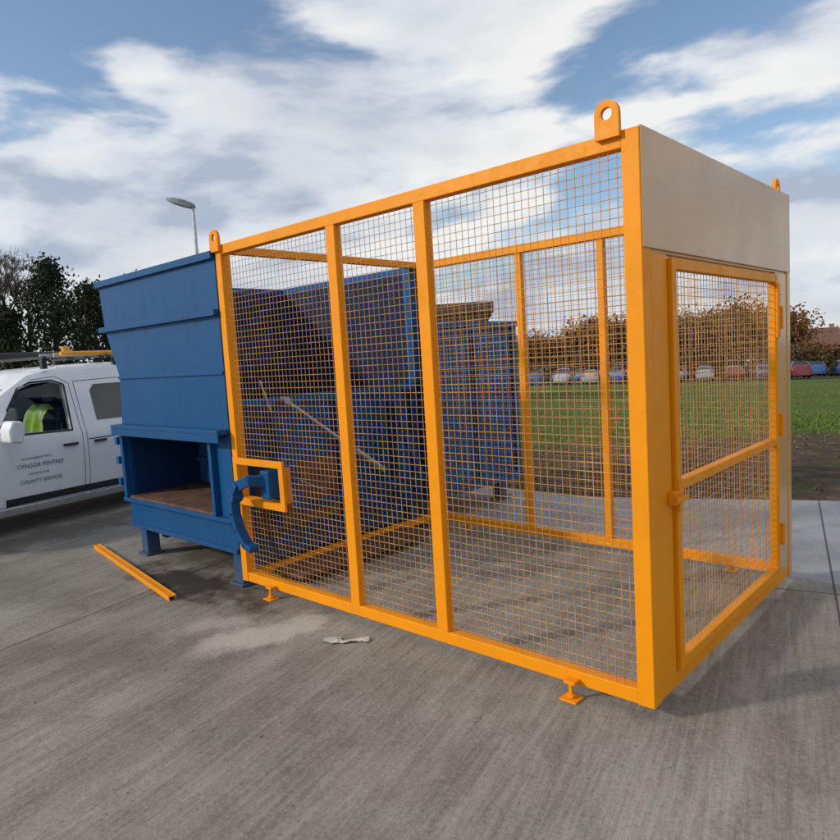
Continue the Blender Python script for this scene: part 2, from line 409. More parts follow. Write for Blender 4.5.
for x,y in ((-.40,-.03),(-2.83,-.03),(-.40,W+.03),(-2.83,W+.03)):
    mb.box((x-.045,y-.04,GZ),(x+.045,y+.04,GZ+.01)); mb.prism((x,y,GZ+.01),(x,y,.03),.012); s_=1 if y<0 else -1
    mb.box((x-.03,y-.02,.02),(x+.03,y+.034,.035)); mb.prism((x,y,GZ+.012),(x,y,GZ+.028),.022,6)
mb.obj('levelling_feet',m_yel,cage,bevel=.002)

# ---------------------------------------------------------------- compactor
comp=empty('waste_compactor')
F0=.0;T=.03
xr=-3.245; mb=MB()
def fp(poly,y0=F0,y1=F0+T,mi=0): mb.extr(poly,'y',y0,y1,mi)
ox0,ox1,oz0,oz1=-4.96,-3.47,.47,1.14
fp([(xr,.2),(-5.03,.2),(-5.03,oz0),(xr,oz0)])
fp([(xr,oz0),(ox1,oz0),(ox1,oz1),(xr,oz1)])
fp([(ox0,oz0),(-5.03,oz0),(-5.04,oz1),(ox0,oz1)])
fp([(xr,oz1),(-5.04,oz1),(-4.99,1.58),(xr,1.58)])
fp([(xr,1.58),(-4.99,1.58),(-5.20,2.03),(xr,2.03)])
fp([(xr,2.03),(-5.20,2.03),(-5.25,2.46),(xr,2.46)])
D=2.08
def lw(p,q,yb=D,th=.03):
    mb.extr([(p[0],p[1]),(q[0],q[1]),(q[0]+th,q[1]),(p[0]+th,p[1])],'y',F0+T,yb)
lw((-5.03,.2),(-5.04,oz1)); lw((-5.04,oz1),(-4.99,1.58)); lw((-4.99,1.58),(-5.20,2.03)); lw((-5.20,2.03),(-5.25,2.46))
mb.extr([(xr-.03,1.0),(-4.98,1.0),(-4.96,1.58),(-5.17,2.03),(-5.22,2.46),(xr-.03,2.46)],'y',D-.03,D)
SH=1.36
mb.box((xr-.03,F0+T,.2),(xr,D,SH))
mb.box((-5.0,F0+T,.2),(xr-.03,D,.24))
mb.obj('hopper_shell',m_blue,comp,bevel=.003)
mb=MB()
mb.extr([(.032,1.22),(1.2,.95),(D-.036,1.25),(D-.036,1.28),(1.2,.98),(.032,1.25)],'x',-4.95,xr-.03)
mb.extr([(xr-.055,1.0),(-4.95,1.0),(-4.93,1.58),(-5.13,2.03),(-5.18,2.40),(xr-.055,2.40)],'y',D-.035,D-.031)  # thin sheets added over the inner walls, their dark colour standing in for shade
for p_,q_ in (((-4.955,1.28),(-4.955,1.58)),((-4.955,1.58),(-5.165,2.03)),((-5.165,2.03),(-5.21,2.40))):
    mb.extr([(p_[0],p_[1]),(q_[0],q_[1]),(q_[0]+.004,q_[1]),(p_[0]+.004,p_[1])],'y',.034,D-.036)
mb.obj('hopper_shade_sheets_and_chute',m_inner,comp)
mb=MB()
mb.box((xr+.0,-.035,2.41),(-5.28,-.001,2.465)); mb.box((-5.285,-.035,2.41),(-5.256,D,2.462)); mb.box((-5.28,D+.001,2.41),(xr,D+.035,2.463))
mb.box((xr-.002,-.045,2.0),(-5.235,-.001,2.045)); mb.box((-5.255,-.04,1.998),(-5.21,D,2.04))
mb.box((xr-.002,-.014,1.565),(-5.0,-.001,1.59))
mb.box((xr-.002,-.10,1.12),(-5.06,-.001,1.155)); mb.box((xr-.002,-.10,1.06),(-5.06,-.085,1.119))
mb.box((xr-.002,-.05,.44),(-5.05,-.001,.475)); mb.box((xr-.004,-.02,.2),(-5.03,-.001,.235))
mb.box((-3.50,-.045,.477),(-3.46,-.001,1.118)); mb.box((-5.03,-.045,.477),(-4.975,-.001,1.118))
for z in (1.0,.82,.62): mb.box((-5.10,-.06,z-.035),(-5.045,-.0,z+.035))
mb.box((xr-.05,D-.05,SH),(xr+.04,D+.05,2.50)); mb.box((xr-.05,.031,SH+.001),(xr-.004,.10,2.40)); mb.box((xr-.06,.031,SH-.06),(xr+.05,D-.051,SH+.0))
mb.obj('rims_and_ribs',m_blue,comp,bevel=.003)
mb=MB()
mb.box((ox0,.75,oz0),(ox1,.78,oz1)); mb.box((ox0-.005,.031,oz0),(ox0+.012,.75,oz1)); mb.box((ox1-.012,.031,oz0),(ox1+.005,.75,oz1))
mb.extr([(.031,1.17),(.75,1.0),(.75,1.03),(.031,1.2)],'x',ox0,ox1)
mb.box((-3.75,.10,oz0+.03),(-3.72,.7,1.06)); mb.box((-4.7,.55,.55),(-3.85,.6,.98)); mb.box((-4.30,.5,.6),(-4.25,.55,.95)); mb.box((-4.7,.52,.75),(-3.85,.56,.79))
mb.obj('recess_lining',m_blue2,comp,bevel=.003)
mb=MB(); mb.box((ox0+.013,-.03,oz0+.006),(ox1-.013,.74,oz0+.025)); mb.obj('recess_floor',m_rust,comp)
mb=MB(); xs=xr+.001
for y in (.10,1.0,1.96): mb.box((xs,y,.24),(xs+.05,y+.06,SH-.07))
mb.box((xs,.162,.24),(xs+.045,.998,.30)); mb.box((xs,1.062,.24),(xs+.045,1.958,.30))
mb.obj('side_ribs',m_blue2,comp,bevel=.003)
mb=MB(); mb.box((xs,.165,.305),(xs+.02,.995,.82)); mb.box((xs,.25,.0),(xs+.42,1.7,.03))
mb.obj('charge_bay_plate',m_rust,comp)
mb=MB(); 
for y in (.30,1.62): 
    mb.beam((xs+.10,y,.35),(xs+.10,y,1.25),.05,.10,up=(1,0,0)); mb.beam((xs+.16,y,1.2),(xs+.42,y,.55),.04,.08,up=(0,1,0))
mb.beam((xs+.43,.26,.55),(xs+.43,1.68,.55),.06,.06)
mb.obj('bin_lift_arms',m_blue2,comp,bevel=.003)
mb=MB(); mb.prism((xs+.10,.46,1.33),(xs+.10,1.15,.84),.018,10); mb.prism((xs+.10,1.15,.84),(xs+.10,1.45,.63),.032,10); mb.prism((xs+.03,.46,1.33),(xs+.13,.46,1.33),.03,10); mb.prism((xs+.03,1.45,.63),(xs+.13,1.45,.63),.03,10)
mb.path([(xs+.08,.25,1.5),(xs+.09,.4,1.0),(xs+.1,.5,.7),(xs+.08,.8,.55)],.010)
mb.obj('ram_and_hoses',m_galv,comp,smooth=True)
mb=MB()
mb.box((-5.0,D+.06,.2),(-3.15,3.62,1.93))
for y in (D+.07,2.85,3.54): mb.box((-3.149,y,.262),(-3.10,y+.07,1.874))
mb.box((-3.149,D+.06,.2),(-3.09,3.63,.26)); mb.box((-3.149,D+.06,1.875),(-3.09,3.63,1.935))
mb.obj('compaction_body',m_blue,comp,bevel=.004)
mb=MB()
for x in (-4.92,-3.37):
    for y in (.02,1.9,3.4):
        mb.box((x-.0,y,GZ+.02),(x+.115,y+.12,.199)); mb.box((x-.03,y-.03,GZ),(x+.145,y+.15,GZ+.02))
mb.box((-4.8,.16,.08),(-4.72,3.4,.198)); mb.box((-3.36,.16,.06),(-3.30,1.88,.198))
mb.obj('legs',m_blue,comp,bevel=.004)
mb=MB(); ho=.11
pts=[(-2.72,.10,.78),(-2.84,-.06,.81),(-2.95,-.13,.82),(-3.06,-.145,.78),(-3.12,-.15,.69),(-3.125,-.15,.57),(-3.08,-.15,.45),(-3.0,-.15,.36),(-2.93,-.15,.34)]
pts=[(x+ho,y,z) if i>1 else (x+.03,y,z) for i,(x,y,z) in enumerate(pts)]
for i in range(len(pts)-1):
    p=Vector(pts[i]);q=Vector(pts[i+1]); d_=(q-p).normalized(); mb.beam(p-d_*.012,q+d_*.012,.045,.075 if i else .09,up=(0,1,0) if i>2 else (0,0,1))
mb.box((-2.82,-.05,.68),(-2.72,.06,.88)); mb.prism((-3.01,-.19,.70),(-3.01,-.10,.70),.05,14)
mb.obj('hook_handle',m_blue,comp,bevel=.008,segs=3)

# ---------------------------------------------------------------- yellow bar + rag
mb=MB(); p=Vector((-5.54,-.144,GZ+.03)); q=Vector((-3.45,-.46,GZ+.03)); d_=(q-p).normalized()
mb.beam(p,q,.05,.006,mi=0); sd=d_.cross(Vector((0,0,1))).normalized()
mb.beam(p+sd*.0245-Vector((0,0,.017)),q+sd*.0245-Vector((0,0,.017)),.006,.05); mb.beam(p-sd*.0245-Vector((0,0,.017)),q-sd*.0245-Vector((0,0,.017)),.006,.05)
mb.obj('yellow_steel_bar',m_yel,bevel=.002)
mb=MB(); vs=[];nx,ny=14,5
for i in range(nx):
    for j in range(ny):
        u=i/(nx-1);v=j/(ny-1); wv=.025+.02*math.sin(u*7)
        vs.append((-1.93+.22*u+.02*math.sin(v*5),-.30+.16*u+(v-.5)*2*wv+.02*math.sin(u*9),GZ+.004+.016*abs(math.sin(u*11+v*4))*(1-abs(v-.5))))
mb.add(vs,[(i*ny+j,(i+1)*ny+j,(i+1)*ny+j+1,i*ny+j+1) for i in range(nx-1) for j in range(ny-1)])
mb.obj('discarded_rag',simple('rag_cloth',(.5,.47,.42),.9),smooth=True)
mb=MB()
for i in range(420):
    x=random.uniform(-7,1.5); y=random.uniform(-2.6,0.2)
    clod(mb,x,y,GZ,.0015+.005*random.random()**2)
mb.obj('gravel_debris',simple('grit',(.12,.1,.08),.9,0,.6,30))

# ---------------------------------------------------------------- vehicles
def section(hw,zb,bz,rz,rw):
    h=[(0,zb),(hw*.85,zb),(hw*.965,zb+.09),(hw,zb+(bz-zb)*.42),(hw*.995,zb+(bz-zb)*.75),(hw*.975,bz-.02),(hw*.955,bz+.015),(rw,rz-.085),(rw-.05,rz-.03),(rw-.16,rz-.006),(0,rz)]
    return h
def loft(mb,st,matf=None,flip=False):
    rings=[]
    for (u,hw,zb,bz,rz,rw) in st:
        h=section(hw,zb,bz,rz,rw); ring=[(u,-a,z) for a,z in h]+[(u,a,z) for a,z in h[-2:0:-1]]
        rings.append(ring)
    n=len(rings[0]); off=len(mb.v)
    for r in rings: mb.v+=r
    for i in range(len(rings)-1):
        for j in range(n):
            jj=(j+1)%n; band=j if j<10 else n-1-j
            mb.f.append((off+i*n+j,off+i*n+jj,off+(i+1)*n+jj,off+(i+1)*n+j)); mb.m.append(matf(i,band) if matf else 0)
    mb.f.append(tuple(off+j for j in range(n))); mb.m.append(matf(-1,0) if matf else 0)
    mb.f.append(tuple(off+(len(rings)-1)*n+j for j in range(n))); mb.m.append(matf(-2,0) if matf else 0)
def wheel(mb,u,y,r,w,mt,mh):
    s=-1 if y<0 else 1
    mb.prism((u,y-s*w,r),(u,y-s*.02,r),r,24,mt); mb.prism((u,y-s*.02,r),(u,y,r),r,24,mt,r2=r*.93)
    mb.prism((u,y,r),(u,y+s*.006,r),r*.64,20,mh,r2=r*.60)
    mb.prism((u,y+s*.006,r),(u,y+s*.02,r),r*.18,10,mt)
    for i in range(6):
        a=i*math.pi/3; c=(u+r*.42*math.cos(a),y+s*.006,r+r*.42*math.sin(a)); mb.prism(c,(c[0],c[1]+s*.004,c[2]),r*.09,8,mt)

uvec=Vector((-.18,.984,0)).normalized(); wv_=Vector((0,0,1)).cross(uvec)
VM=Matrix(((uvec.x,wv_.x,0,-7.56),(uvec.y,wv_.y,0,-1.93),(0,0,1,GZ),(0,0,0,1)))
van=empty('white_van',VM)
st=[(0.0,.62,.30,.62,.70,.52),(.05,.74,.24,.72,.82,.62),(.22,.86,.20,.86,.95,.70),(.55,.90,.20,.96,1.04,.74),(.92,.905,.20,1.0,1.12,.76),
    (1.12,.905,.20,1.02,1.25,.74),(1.5,.905,.20,1.03,1.55,.70),(1.80,.905,.20,1.04,1.745,.68),(2.15,.905,.20,1.05,1.815,.69),(2.8,.905,.20,1.06,1.84,.70),(3.6,.905,.20,1.07,1.835,.70),(4.15,.90,.20,1.07,1.815,.69),(4.34,.885,.24,1.07,1.77,.66),(4.38,.86,.30,1.07,1.70,.62)]
mb=MB(); loft(mb,st)
body=mb.obj('body',[m_white,m_dark],None)
cut=[]
mb=MB()
for u in (.85,3.55):
    for s_ in (-1,1): mb.prism((u,s_*.62,.33),(u,s_*1.1,.33),.37,32,0)
mb.m=[1]*len(mb.f); cut.append(mb.obj('c1',[m_white,m_dark]))
mb=MB(); loft(mb,[(1.2,.85,.30,1.0,1.27,.62),(1.5,.85,.30,1.0,1.50,.62),(1.82,.85,.30,1.0,1.69,.62),(2.2,.85,.30,1.0,1.76,.63),(2.75,.85,.30,1.0,1.78,.64)],lambda i,b:1)
cut.append(mb.obj('c2',[m_white,m_dark]))
mb=MB(); mb.extr([(1.30,1.09),(2.12,1.07),(2.15,1.58),(2.02,1.63),(1.80,1.62),(1.66,1.56)],'y',-1.2,1.2,0); cut.append(mb.obj('c3',[m_white,m_dark]))
mb=MB(); mb.extr([(-.66,1.17),(.66,1.17),(.56,1.58),(-.56,1.58)],'x',.9,1.78,0); cut.append(mb.obj('c4',[m_white,m_dark]))
for c_ in cut:
    md=body.modifiers.new('b','BOOLEAN'); md.operation='DIFFERENCE'; md.solver='EXACT'; md.object=c_
dg=bpy.context.evaluated_depsgraph_get(); me2=bpy.data.meshes.new_from_object(body.evaluated_get(dg))
body.modifiers.clear(); body.data=me2
for c_ in cut: bpy.data.objects.remove(c_)
me2.polygons.foreach_set('use_smooth',[True]*len(me2.polygons)); me2.set_sharp_from_angle(angle=math.radians(32))
body.parent=van
def interp_st(u):
    for a,b_ in zip(st,st[1:]):
        if a[0]<=u<=b_[0]:
            t=(u-a[0])/(b_[0]-a[0]); return [a[i]*(1-t)+b_[i]*t for i in range(1,6)]
    return st[-1][1:]
def sidey(u,z):
    h=section(*interp_st(u))
    for (a,za),(b_,zb) in zip(h[1:],h[2:]):
        if za<=z<=zb and zb>za: return a+(b_-a)*(z-za)/(zb-za)
    return h[3][0]
def seam(mb,pts,wd=.006,off=.0015,mi=0):
    out=[]
    for (u0,z0),(u1,z1) in zip(pts,pts[1:]):
        n=max(2,int(math.hypot(u1-u0,z1-z0)/.03))
        for i in range(n): out.append((u0+(u1-u0)*i/n,z0+(z1-z0)*i/n))
    out.append(pts[-1])
    for s_ in (-1,1):
        vs=[]
        for i,(u,z) in enumerate(out):
            a=out[max(0,i-1)];b_=out[min(len(out)-1,i+1)]; dx,dz=b_[0]-a[0],b_[1]-a[1]; l=math.hypot(dx,dz); nx_,nz_=-dz/l*wd/2,dx/l*wd/2
            for q in (1,-1): vs.append((u+nx_*q,s_*(sidey(u+nx_*q,z+nz_*q)+off),z+nz_*q))
        mb.add(vs,[(2*i,2*i+1,2*i+3,2*i+2) for i in range(len(out)-1)],mi)
mb=MB()
seam(mb,[(1.08,.95),(1.06,.6),(1.12,.32),(2.2,.30),(2.235,1.0),(2.22,1.60),(2.08,1.69),(1.78,1.66)])
seam(mb,[(2.26,.30),(2.29,1.0),(2.28,1.62),(3.05,1.64),(3.08,1.0),(3.07,.32),(2.26,.30)])
seam(mb,[(2.30,.93),(4.2,.93)],.012)
mb.obj('door_seams',m_dark,van,fix=False)
mb=MB()
seam(mb,[(1.30,1.08),(2.13,1.06),(2.16,1.59),(2.03,1.645),(1.79,1.635),(1.65,1.57),(1.30,1.08)],.022,.003)
seam(mb,[(1.3,.36),(3.1,.36)],.08,.006)
mb.obj('window_seals_and_rub_strip',m_blk,van,fix=False)
mb=MB()
for s_ in (-1,1):
    q=[(1.31,1.09),(2.11,1.07),(2.14,1.58),(2.02,1.62),(1.80,1.61),(1.67,1.55)]
    mb.add([(u,s_*(sidey(u,z)-.012),z) for u,z in q],[tuple(range(6))])
mb.add([(1.10,-.68,1.15),(1.10,.68,1.15),(1.62,.58,1.60),(1.62,-.58,1.60)],[(0,1,2,3)])
mb.obj('glass',m_glass,van,fix=False)
mb=MB()
q=[(2.46,1.14),(2.98,1.14),(2.99,1.54),(2.94,1.57),(2.52,1.57),(2.46,1.50)]
for s_ in (-1,1): mb.add([(u,s_*(sidey(u,z)+.003),z) for u,z in q],[tuple(range(6))])
mb.obj('rear_side_window',m_dglass,van,fix=False)
mb=MB()
for u in (.85,3.55):
    for s_ in (-1,1): wheel(mb,u,s_*.86,.315,.2,0,1)
mb.obj('wheels',[m_tyre,m_galv],van,smooth=True)
mb=MB()
for s_ in (-1,1):
    mb.extr([(1.30,1.02),(1.42,1.00),(1.46,1.12),(1.44,1.24),(1.34,1.25),(1.29,1.15)],'y',s_*.93,s_*1.14)
    mb.beam((1.36,s_*.88,1.05),(1.36,s_*.97,1.08),.06,.05)
mb.obj('mirrors',m_white,van,bevel=.03,segs=4,smooth=True)
mb=MB()
for s_ in (-1,1):
    y=sidey(2.05,.90)
    mb.box((1.98,s_*(y+.002),.885),(2.16,s_*(y+.035),.915)); mb.box((2.36,s_*(y+.002),.885),(2.52,s_*(y+.035),.915))
mb.box((-.06,-.62,.28),(.05,.62,.52)); mb.box((4.36,-.78,.28),(4.45,.78,.50))
mb.obj('handles_and_bumpers',m_blk,van,bevel=.012)
mb=MB()
for s_ in (-1,1): mb.box((4.30,s_*.76,.85),(4.385,s_*.885,1.35))
mb.obj('tail_lights',m_red,van,bevel=.01)
mb=MB()
for s_ in (-1,1): mb.extr([(.06,.66),(.42,.80),(.40,.92),(.16,.84)],'y',s_*.70,s_*.885)
mb.obj('headlights',m_refl,van,bevel=.01)
mb=MB()
for s_ in (-1,1):
    y=s_*.42
    mb.extr([(1.98,.62),(2.12,.62),(2.22,1.32),(2.10,1.34)],'y',y-.24,y+.24); mb.box((1.5,y-.25,.50),(2.05,y+.25,.66)); mb.box((2.12,y-.13,1.36),(2.22,y+.13,1.52))
mb.extr([(1.2,.6),(1.55,.7),(1.5,1.0),(1.15,1.05)],'y',-.8,.8)
mb.obj('seats_and_dash',m_blk,van,bevel=.04,segs=3,smooth=True)
mb=MB(); nu,nv=18,22
vs=[]
for i in range(nu):
    for j in range(nv):
        a=i/(nu-1); t=j/(nv-1)*2-1
        y=-.42+(a-.5)*(.50 if abs(t)>.3 else .44)
        top=1.46-.12*abs(a-.5)*2-.10*math.exp(-((a-.5)/.13)**2)
        z=top-abs(t)*.62
        slope=.10*(z-1.0)
        u=2.02+slope+.075*math.copysign(min(1,abs(t)*5),t)+.018*math.sin(a*15+t*4)*min(1,abs(t)*3)-(.04 if t<0 else 0)
        vs.append((u,y,z))
mb.add(vs,[(i*nv+j,(i+1)*nv+j,(i+1)*nv+j+1,i*nv+j+1) for i in range(nu-1) for j in range(nv-1)])
for n_,(i,j) in enumerate([(i,j) for i in range(nu-1) for j in range(nv-1)]):
    if i in (3,13) or j in (4,16): mb.m[n_]=1
mb.obj('hi_vis_vest',[m_hiviz,m_refl],van,fix=False,smooth=True)
mb=MB()
for u in (2.0,2.9,3.8):
    mb.beam((u,-.68,1.91),(u,.68,1.91),.04,.03,mi=0)
    for s_ in (-1,1): mb.box((u-.03,s_*.62,1.78),(u+.03,s_*.67,1.895))
for y in (-.35,-.05): mb.beam((2.3,y,1.95),(4.2,y,1.95),.03,.045,mi=1)
for i in range(6): mb.prism((2.45+.28*i,-.35,1.95),(2.45+.28*i,-.05,1.95),.014,8,1)
mb.prism((2.0,.35,1.97),(4.2,.35,1.97),.045,14,0)
mb.prism((2.3,-.5,1.955),(3.9,-.48,1.955),.025,10,2)
mb.prism((2.55,-.2,1.96),(2.55,-.2,2.05),.05,14,2)
mb.obj('roof_rack_and_ladder',[m_blk,m_galv,m_amber],van)
for txt,u,z,sz in (('IN PARTNERSHIP WITH',1.50,.80,.032),('CYNGOR PENTREF',1.44,.71,.062),('WORKING FOR',1.56,.63,.032),('COUNTY SERVICES',1.46,.54,.055)):
    cu=bpy.data.curves.new('door_lettering','FONT'); cu.body=txt; cu.size=sz; cu.extrude=.0005; cu.materials.append(m_ink)
    to=bpy.data.objects.new('door_lettering',cu); COL.objects.link(to); to.parent=van; to.rotation_euler=(math.radians(90),0,0); to.location=(u,-(sidey(u,z)+.006),z)

def car_mesh(name,col,kind):
    mb=MB()
    if kind==0: s_=[(0,.6,.3,.5,.56,.45),(.08,.78,.22,.6,.68,.6),(.9,.87,.2,.82,.90,.66),(1.15,.88,.2,.86,.96,.64),(1.9,.88,.2,.90,1.40,.58),(2.6,.88,.2,.92,1.45,.58),(3.3,.88,.2,.94,1.40,.56),(3.9,.86,.22,.95,1.10,.55),(4.1,.80,.28,.85,.95,.52),(4.14,.7,.34,.6,.7,.5)]; gl=(3,4,5,6)
    else: s_=[(0,.6,.3,.6,.68,.45),(.08,.80,.24,.7,.80,.6),(.85,.9,.22,.95,1.04,.68),(1.1,.9,.22,.98,1.08,.66),(1.7,.9,.22,1.0,1.60,.62),(2.6,.9,.22,1.02,1.68,.62),(3.9,.9,.22,1.04,1.64,.60),(4.3,.86,.25,1.04,1.30,.58),(4.4,.8,.3,.9,1.0,.55)]; gl=(3,4,5,6)
    loft(mb,s_,lambda i,b: 1 if (i in gl and b==6) or (i==3 and b in (7,8,9)) or (i==gl[-1] and b in (7,8,9)) else 0)
    for u in (.78,3.3):
        for q in (-1,1): wheel(mb,u,q*.87,.31,.2,2,3)
    for q in (-1,1): mb.box((.02,q*.5,.56),(.12,q*.75,.68),3); mb.box((4.05,q*.55,.75),(4.17,q*.8,.9),4); mb.box((1.35,q*.88,.9),(1.5,q*1.02,1.02),0)
    o=mb.obj(name,[paint('car_paint',col,dirtamt=.1,rough=.25,coat=.8),m_dglass,m_tyre,m_galv,m_red],smooth=True)
    return o
cols=[(.03,.035,.04),(.25,.26,.28),(.03,.08,.25),(.18,.012,.012),(.42,.42,.43),(.06,.07,.08),(.02,.05,.14),(.05,.06,.07)]
protos=[]
rd=Vector((27,11,0)).normalized(); rn=Vector((-rd.y,rd.x,0))
for row,(base,cnt) in enumerate(((Vector((-49.4,56.4,0)),23),(Vector((-53,67.2,0)),25))):
    for j in range(cnt):
        if random.random()<.12: continue
        key=(random.randrange(len(cols)),random.randrange(2))
        p=base+rd*(2.75*j+random.uniform(-.15,.15))
        prev=[q for q in protos if q[0]==key]
        if prev: o_=bpy.data.objects.new('parked_car',prev[0][1].data); COL.objects.link(o_)
        else: o_=car_mesh('parked_car',cols[key[0]],key[1]); protos.append((key,o_))
        ang=math.atan2(rn.y,rn.x)+(math.pi if random.random()<.5 else 0)
        sgn=Vector((math.cos(ang),math.sin(ang),0)); c0=p-sgn*2.1
        pitch=-math.atan(.045*sgn.y)
        o_.matrix_world=Matrix.Translation((c0.x,c0.y,float(tz(c0.x,c0.y))+.06))@Matrix.Rotation(ang,4,'Z')@Matrix.Rotation(-pitch,4,'Y')
m_asph=simple('asphalt',(.055,.055,.058),.9,0,.3,2,spec=.2)
mb=MB(); a=Vector((-55,38,0)); 
corn=[a+rn*11,a+rd*75+rn*11,a+rd*75+rn*30,a+rn*30]
mb.add([(c_.x,c_.y,float(tz(c_.x,c_.y))+.035) for c_ in corn],[(0,1,2,3)])
mb.obj('car_park',m_asph,fix=False)

# ---------------------------------------------------------------- trees
m_bark=simple('bark',(.07,.055,.045),.9,0,.4,8)
def leafmat(name,a,b_,c_):
    m,k,b,o=newmat(name); k.link(k.ramp(k.noise(o,.9,4,.7),[(.3,a),(.5,b_),(.7,c_)]),b.inputs['Base Color']); b.inputs['Roughness'].default_value=.85; b.inputs['Specular IOR Level'].default_value=.15; return m
m_brown=leafmat('autumn_twigs',(.10,.048,.02),(.19,.09,.035),(.27,.145,.06))
m_ever=leafmat('evergreen_foliage',(.016,.026,.014),(.032,.045,.022),(.065,.075,.038))
m_hedge=leafmat('hedge_foliage',(.02,.03,.012),(.045,.05,.02),(.085,.075,.035))
m_hedge2=leafmat('brown_hedge_foliage',(.04,.032,.016),(.085,.058,.028),(.13,.085,.04))
def branch(mb,p,d,l,r,depth,rs,tips,spread=.6,up=.15,n=5):
    q=p+d*l; mb.prism(p,q,r,n if r>.03 else 3,0,r2=r*.68,cap=False)
    if depth==0: tips.append((q,d)); return
    k_=rs.choice((2,3,3))
    for i in range(k_):
        v=Vector((rs.gauss(0,1),rs.gauss(0,1),rs.gauss(0,1))).normalized()
        nd=(d+v*spread+Vector((0,0,up))).normalized()
        branch(mb,q,nd,l*rs.uniform(.62,.85),r*.64,depth-1,rs,tips,spread,up,n)
    if depth<4:tips.append((q,d))
def leaves(mb,c,n,rad,size,rs,mi=1,flat=.8):
    for _ in range(n):
        v=Vector((rs.gauss(0,1),rs.gauss(0,1),rs.gauss(0,1)*flat))*rad*.5; p=c+v
        a=Vector((rs.gauss(0,1),rs.gauss(0,1),rs.gauss(0,1))).normalized(); b_=a.orthogonal().normalized(); s_=size*rs.uniform(.5,1.4)
        mb.add([p-a*s_,p+b_*s_*.5,p+a*s_,p-b_*s_*.5],[(0,1,2,3)],mi)
def bare_tree(x,y,h,seed):
    rs=random.Random(seed); mb=MB(); tips=[]
    branch(mb,Vector((x,y,float(tz(x,y))-.1)),Vector((rs.uniform(-.08,.08),rs.uniform(-.08,.08),1)).normalized(),h*.27,h*.022,6,rs,tips,.55,.18)
    for q,d in tips:
        for _ in range(3):
            v=(d+Vector((rs.gauss(0,.7),rs.gauss(0,.7),rs.gauss(0,.6)))).normalized(); mb.prism(q,q+v*rs.uniform(.15,.4),.012,3,0,r2=.004,cap=False)
    mb.obj('bare_tree',[m_bark,m_brown],fix=False)
bare_tree(-32.5,6.0,6.6,3); bare_tree(-35,8.3,7.6,5); bare_tree(-30,4.4,5.8,8); bare_tree(-38,14,7,12)
def evergreen(x,y,h,wd,seed):
    rs=random.Random(seed); mb=MB(); z0=float(tz(x,y))-.1
    mb.prism((x,y,z0),(x+.1,y,z0+h*.9),h*.03,8,0,r2=.03,cap=False)
    lob=[(rs.uniform(0,6.28),rs.uniform(.2,.9),rs.uniform(.3,.6)) for _ in range(9)]
    for i in range(200):
        t=rs.random()**.85; z=z0+h*(.08+.92*t); a=rs.uniform(0,6.28)
        bo=sum(s_*math.exp(-((t-tt)/.12)**2)*max(0,math.cos(a-aa)) for aa,tt,s_ in lob)
        rr=wd*((1-t)**.8*.75+.08+bo*.8*(1-t*.5))*rs.uniform(.3,1.08)
        c_=Vector((x+rr*math.cos(a),y+rr*math.sin(a),z))
        if i%3==0: mb.prism((x,y,z-.25),c_,.025,3,0,r2=.008,cap=False)
        leaves(mb,c_,34,.5,.085,rs)
    mb.obj('evergreen_tree',[m_bark,m_ever],fix=False)
evergreen(-30.0,8.5,6.6,1.9,4); evergreen(-31.5,10.8,6.0,1.9,9); evergreen(-33,13.5,6.6,1.8,14); evergreen(-31.0,7.0,4.6,1.4,21)
rs=random.Random(2); mb=MB()
for i in range(700):
    t=rs.random(); p=Vector((-27+rs.uniform(-.5,.5),-8+26*t,GZ+rs.uniform(.1,1.75)+.25*math.sin(t*37))); leaves(mb,p,26,.5,.06,rs)
    if i%3==0: mb.prism((p.x,p.y,GZ-.1),p,.015,3,0,cap=False)
mb.obj('hedge',[m_bark,m_hedge],fix=False)
variants=[]
for s_ in range(4):
    rs=random.Random(40+s_); mb=MB(); tips=[]
    branch(mb,Vector((0,0,-.3)),Vector((0,0,1)),2.0,.22,4,rs,tips,.75,.10,4)
    for q,d in tips: leaves(mb,q,38,1.9,.19,rs)
    v=np.array(mb.v); variants.append((v/v[:,2].max(),mb.f,mb.m))
big=MB(); rs=random.Random(77)
def put(x,y,h,wd):
    v,f,mi=variants[rs.randrange(4)]; a=rs.uniform(0,6.28); ca,sa=math.cos(a),math.sin(a)
    vx=(v[:,0]*ca-v[:,1]*sa)*wd+x; vy=(v[:,0]*sa+v[:,1]*ca)*wd+y; vz=v[:,2]*h+float(tz(x,y))
    o=len(big.v); big.v+=list(zip(vx.tolist(),vy.tolist(),vz.tolist())); big.f+=[tuple(o+i for i in q) for q in f]; big.m+=mi
for i in range(44):
    t=i/43; p=Vector((-75,72,0)).lerp(Vector((-25.5,99,0)),t)+Vector((rs.uniform(-2,2),rs.uniform(-2,3),0))
    h=(7.4+3.2*t)*rs.uniform(.82,1.12); put(p.x,p.y,h,h*rs.uniform(.85,1.1))
for i in range(16):
    t=i/15; p=Vector((-24,112,0)).lerp(Vector((25,125,0)),t); h=rs.uniform(4.0,6.0); put(p.x+rs.uniform(-2,2),p.y+rs.uniform(-3,3),h,h*1.1)
for i in range(30):
    t=i/29; p=Vector((-110,120,0)).lerp(Vector((60,190,0)),t); h=rs.uniform(8,11); put(p.x,p.y,h,h*1.3)
big.obj('distant_trees',[m_bark,m_brown],fix=False)
rs=random.Random(5); mb=MB()
for i in range(2600):
    t=rs.random(); p=Vector((-85,66,0)).lerp(Vector((30,110,0)),t); z=float(tz(p.x,p.y)); leaves(mb,Vector((p.x+rs.uniform(-1,1),p.y+rs.uniform(-1,1),z+rs.uniform(0,2.6+.6*math.sin(t*60)+.5*math.sin(t*171)))),14,1.4,.24,rs,0)
mb.obj('distant_hedge',[m_hedge2],fix=False)

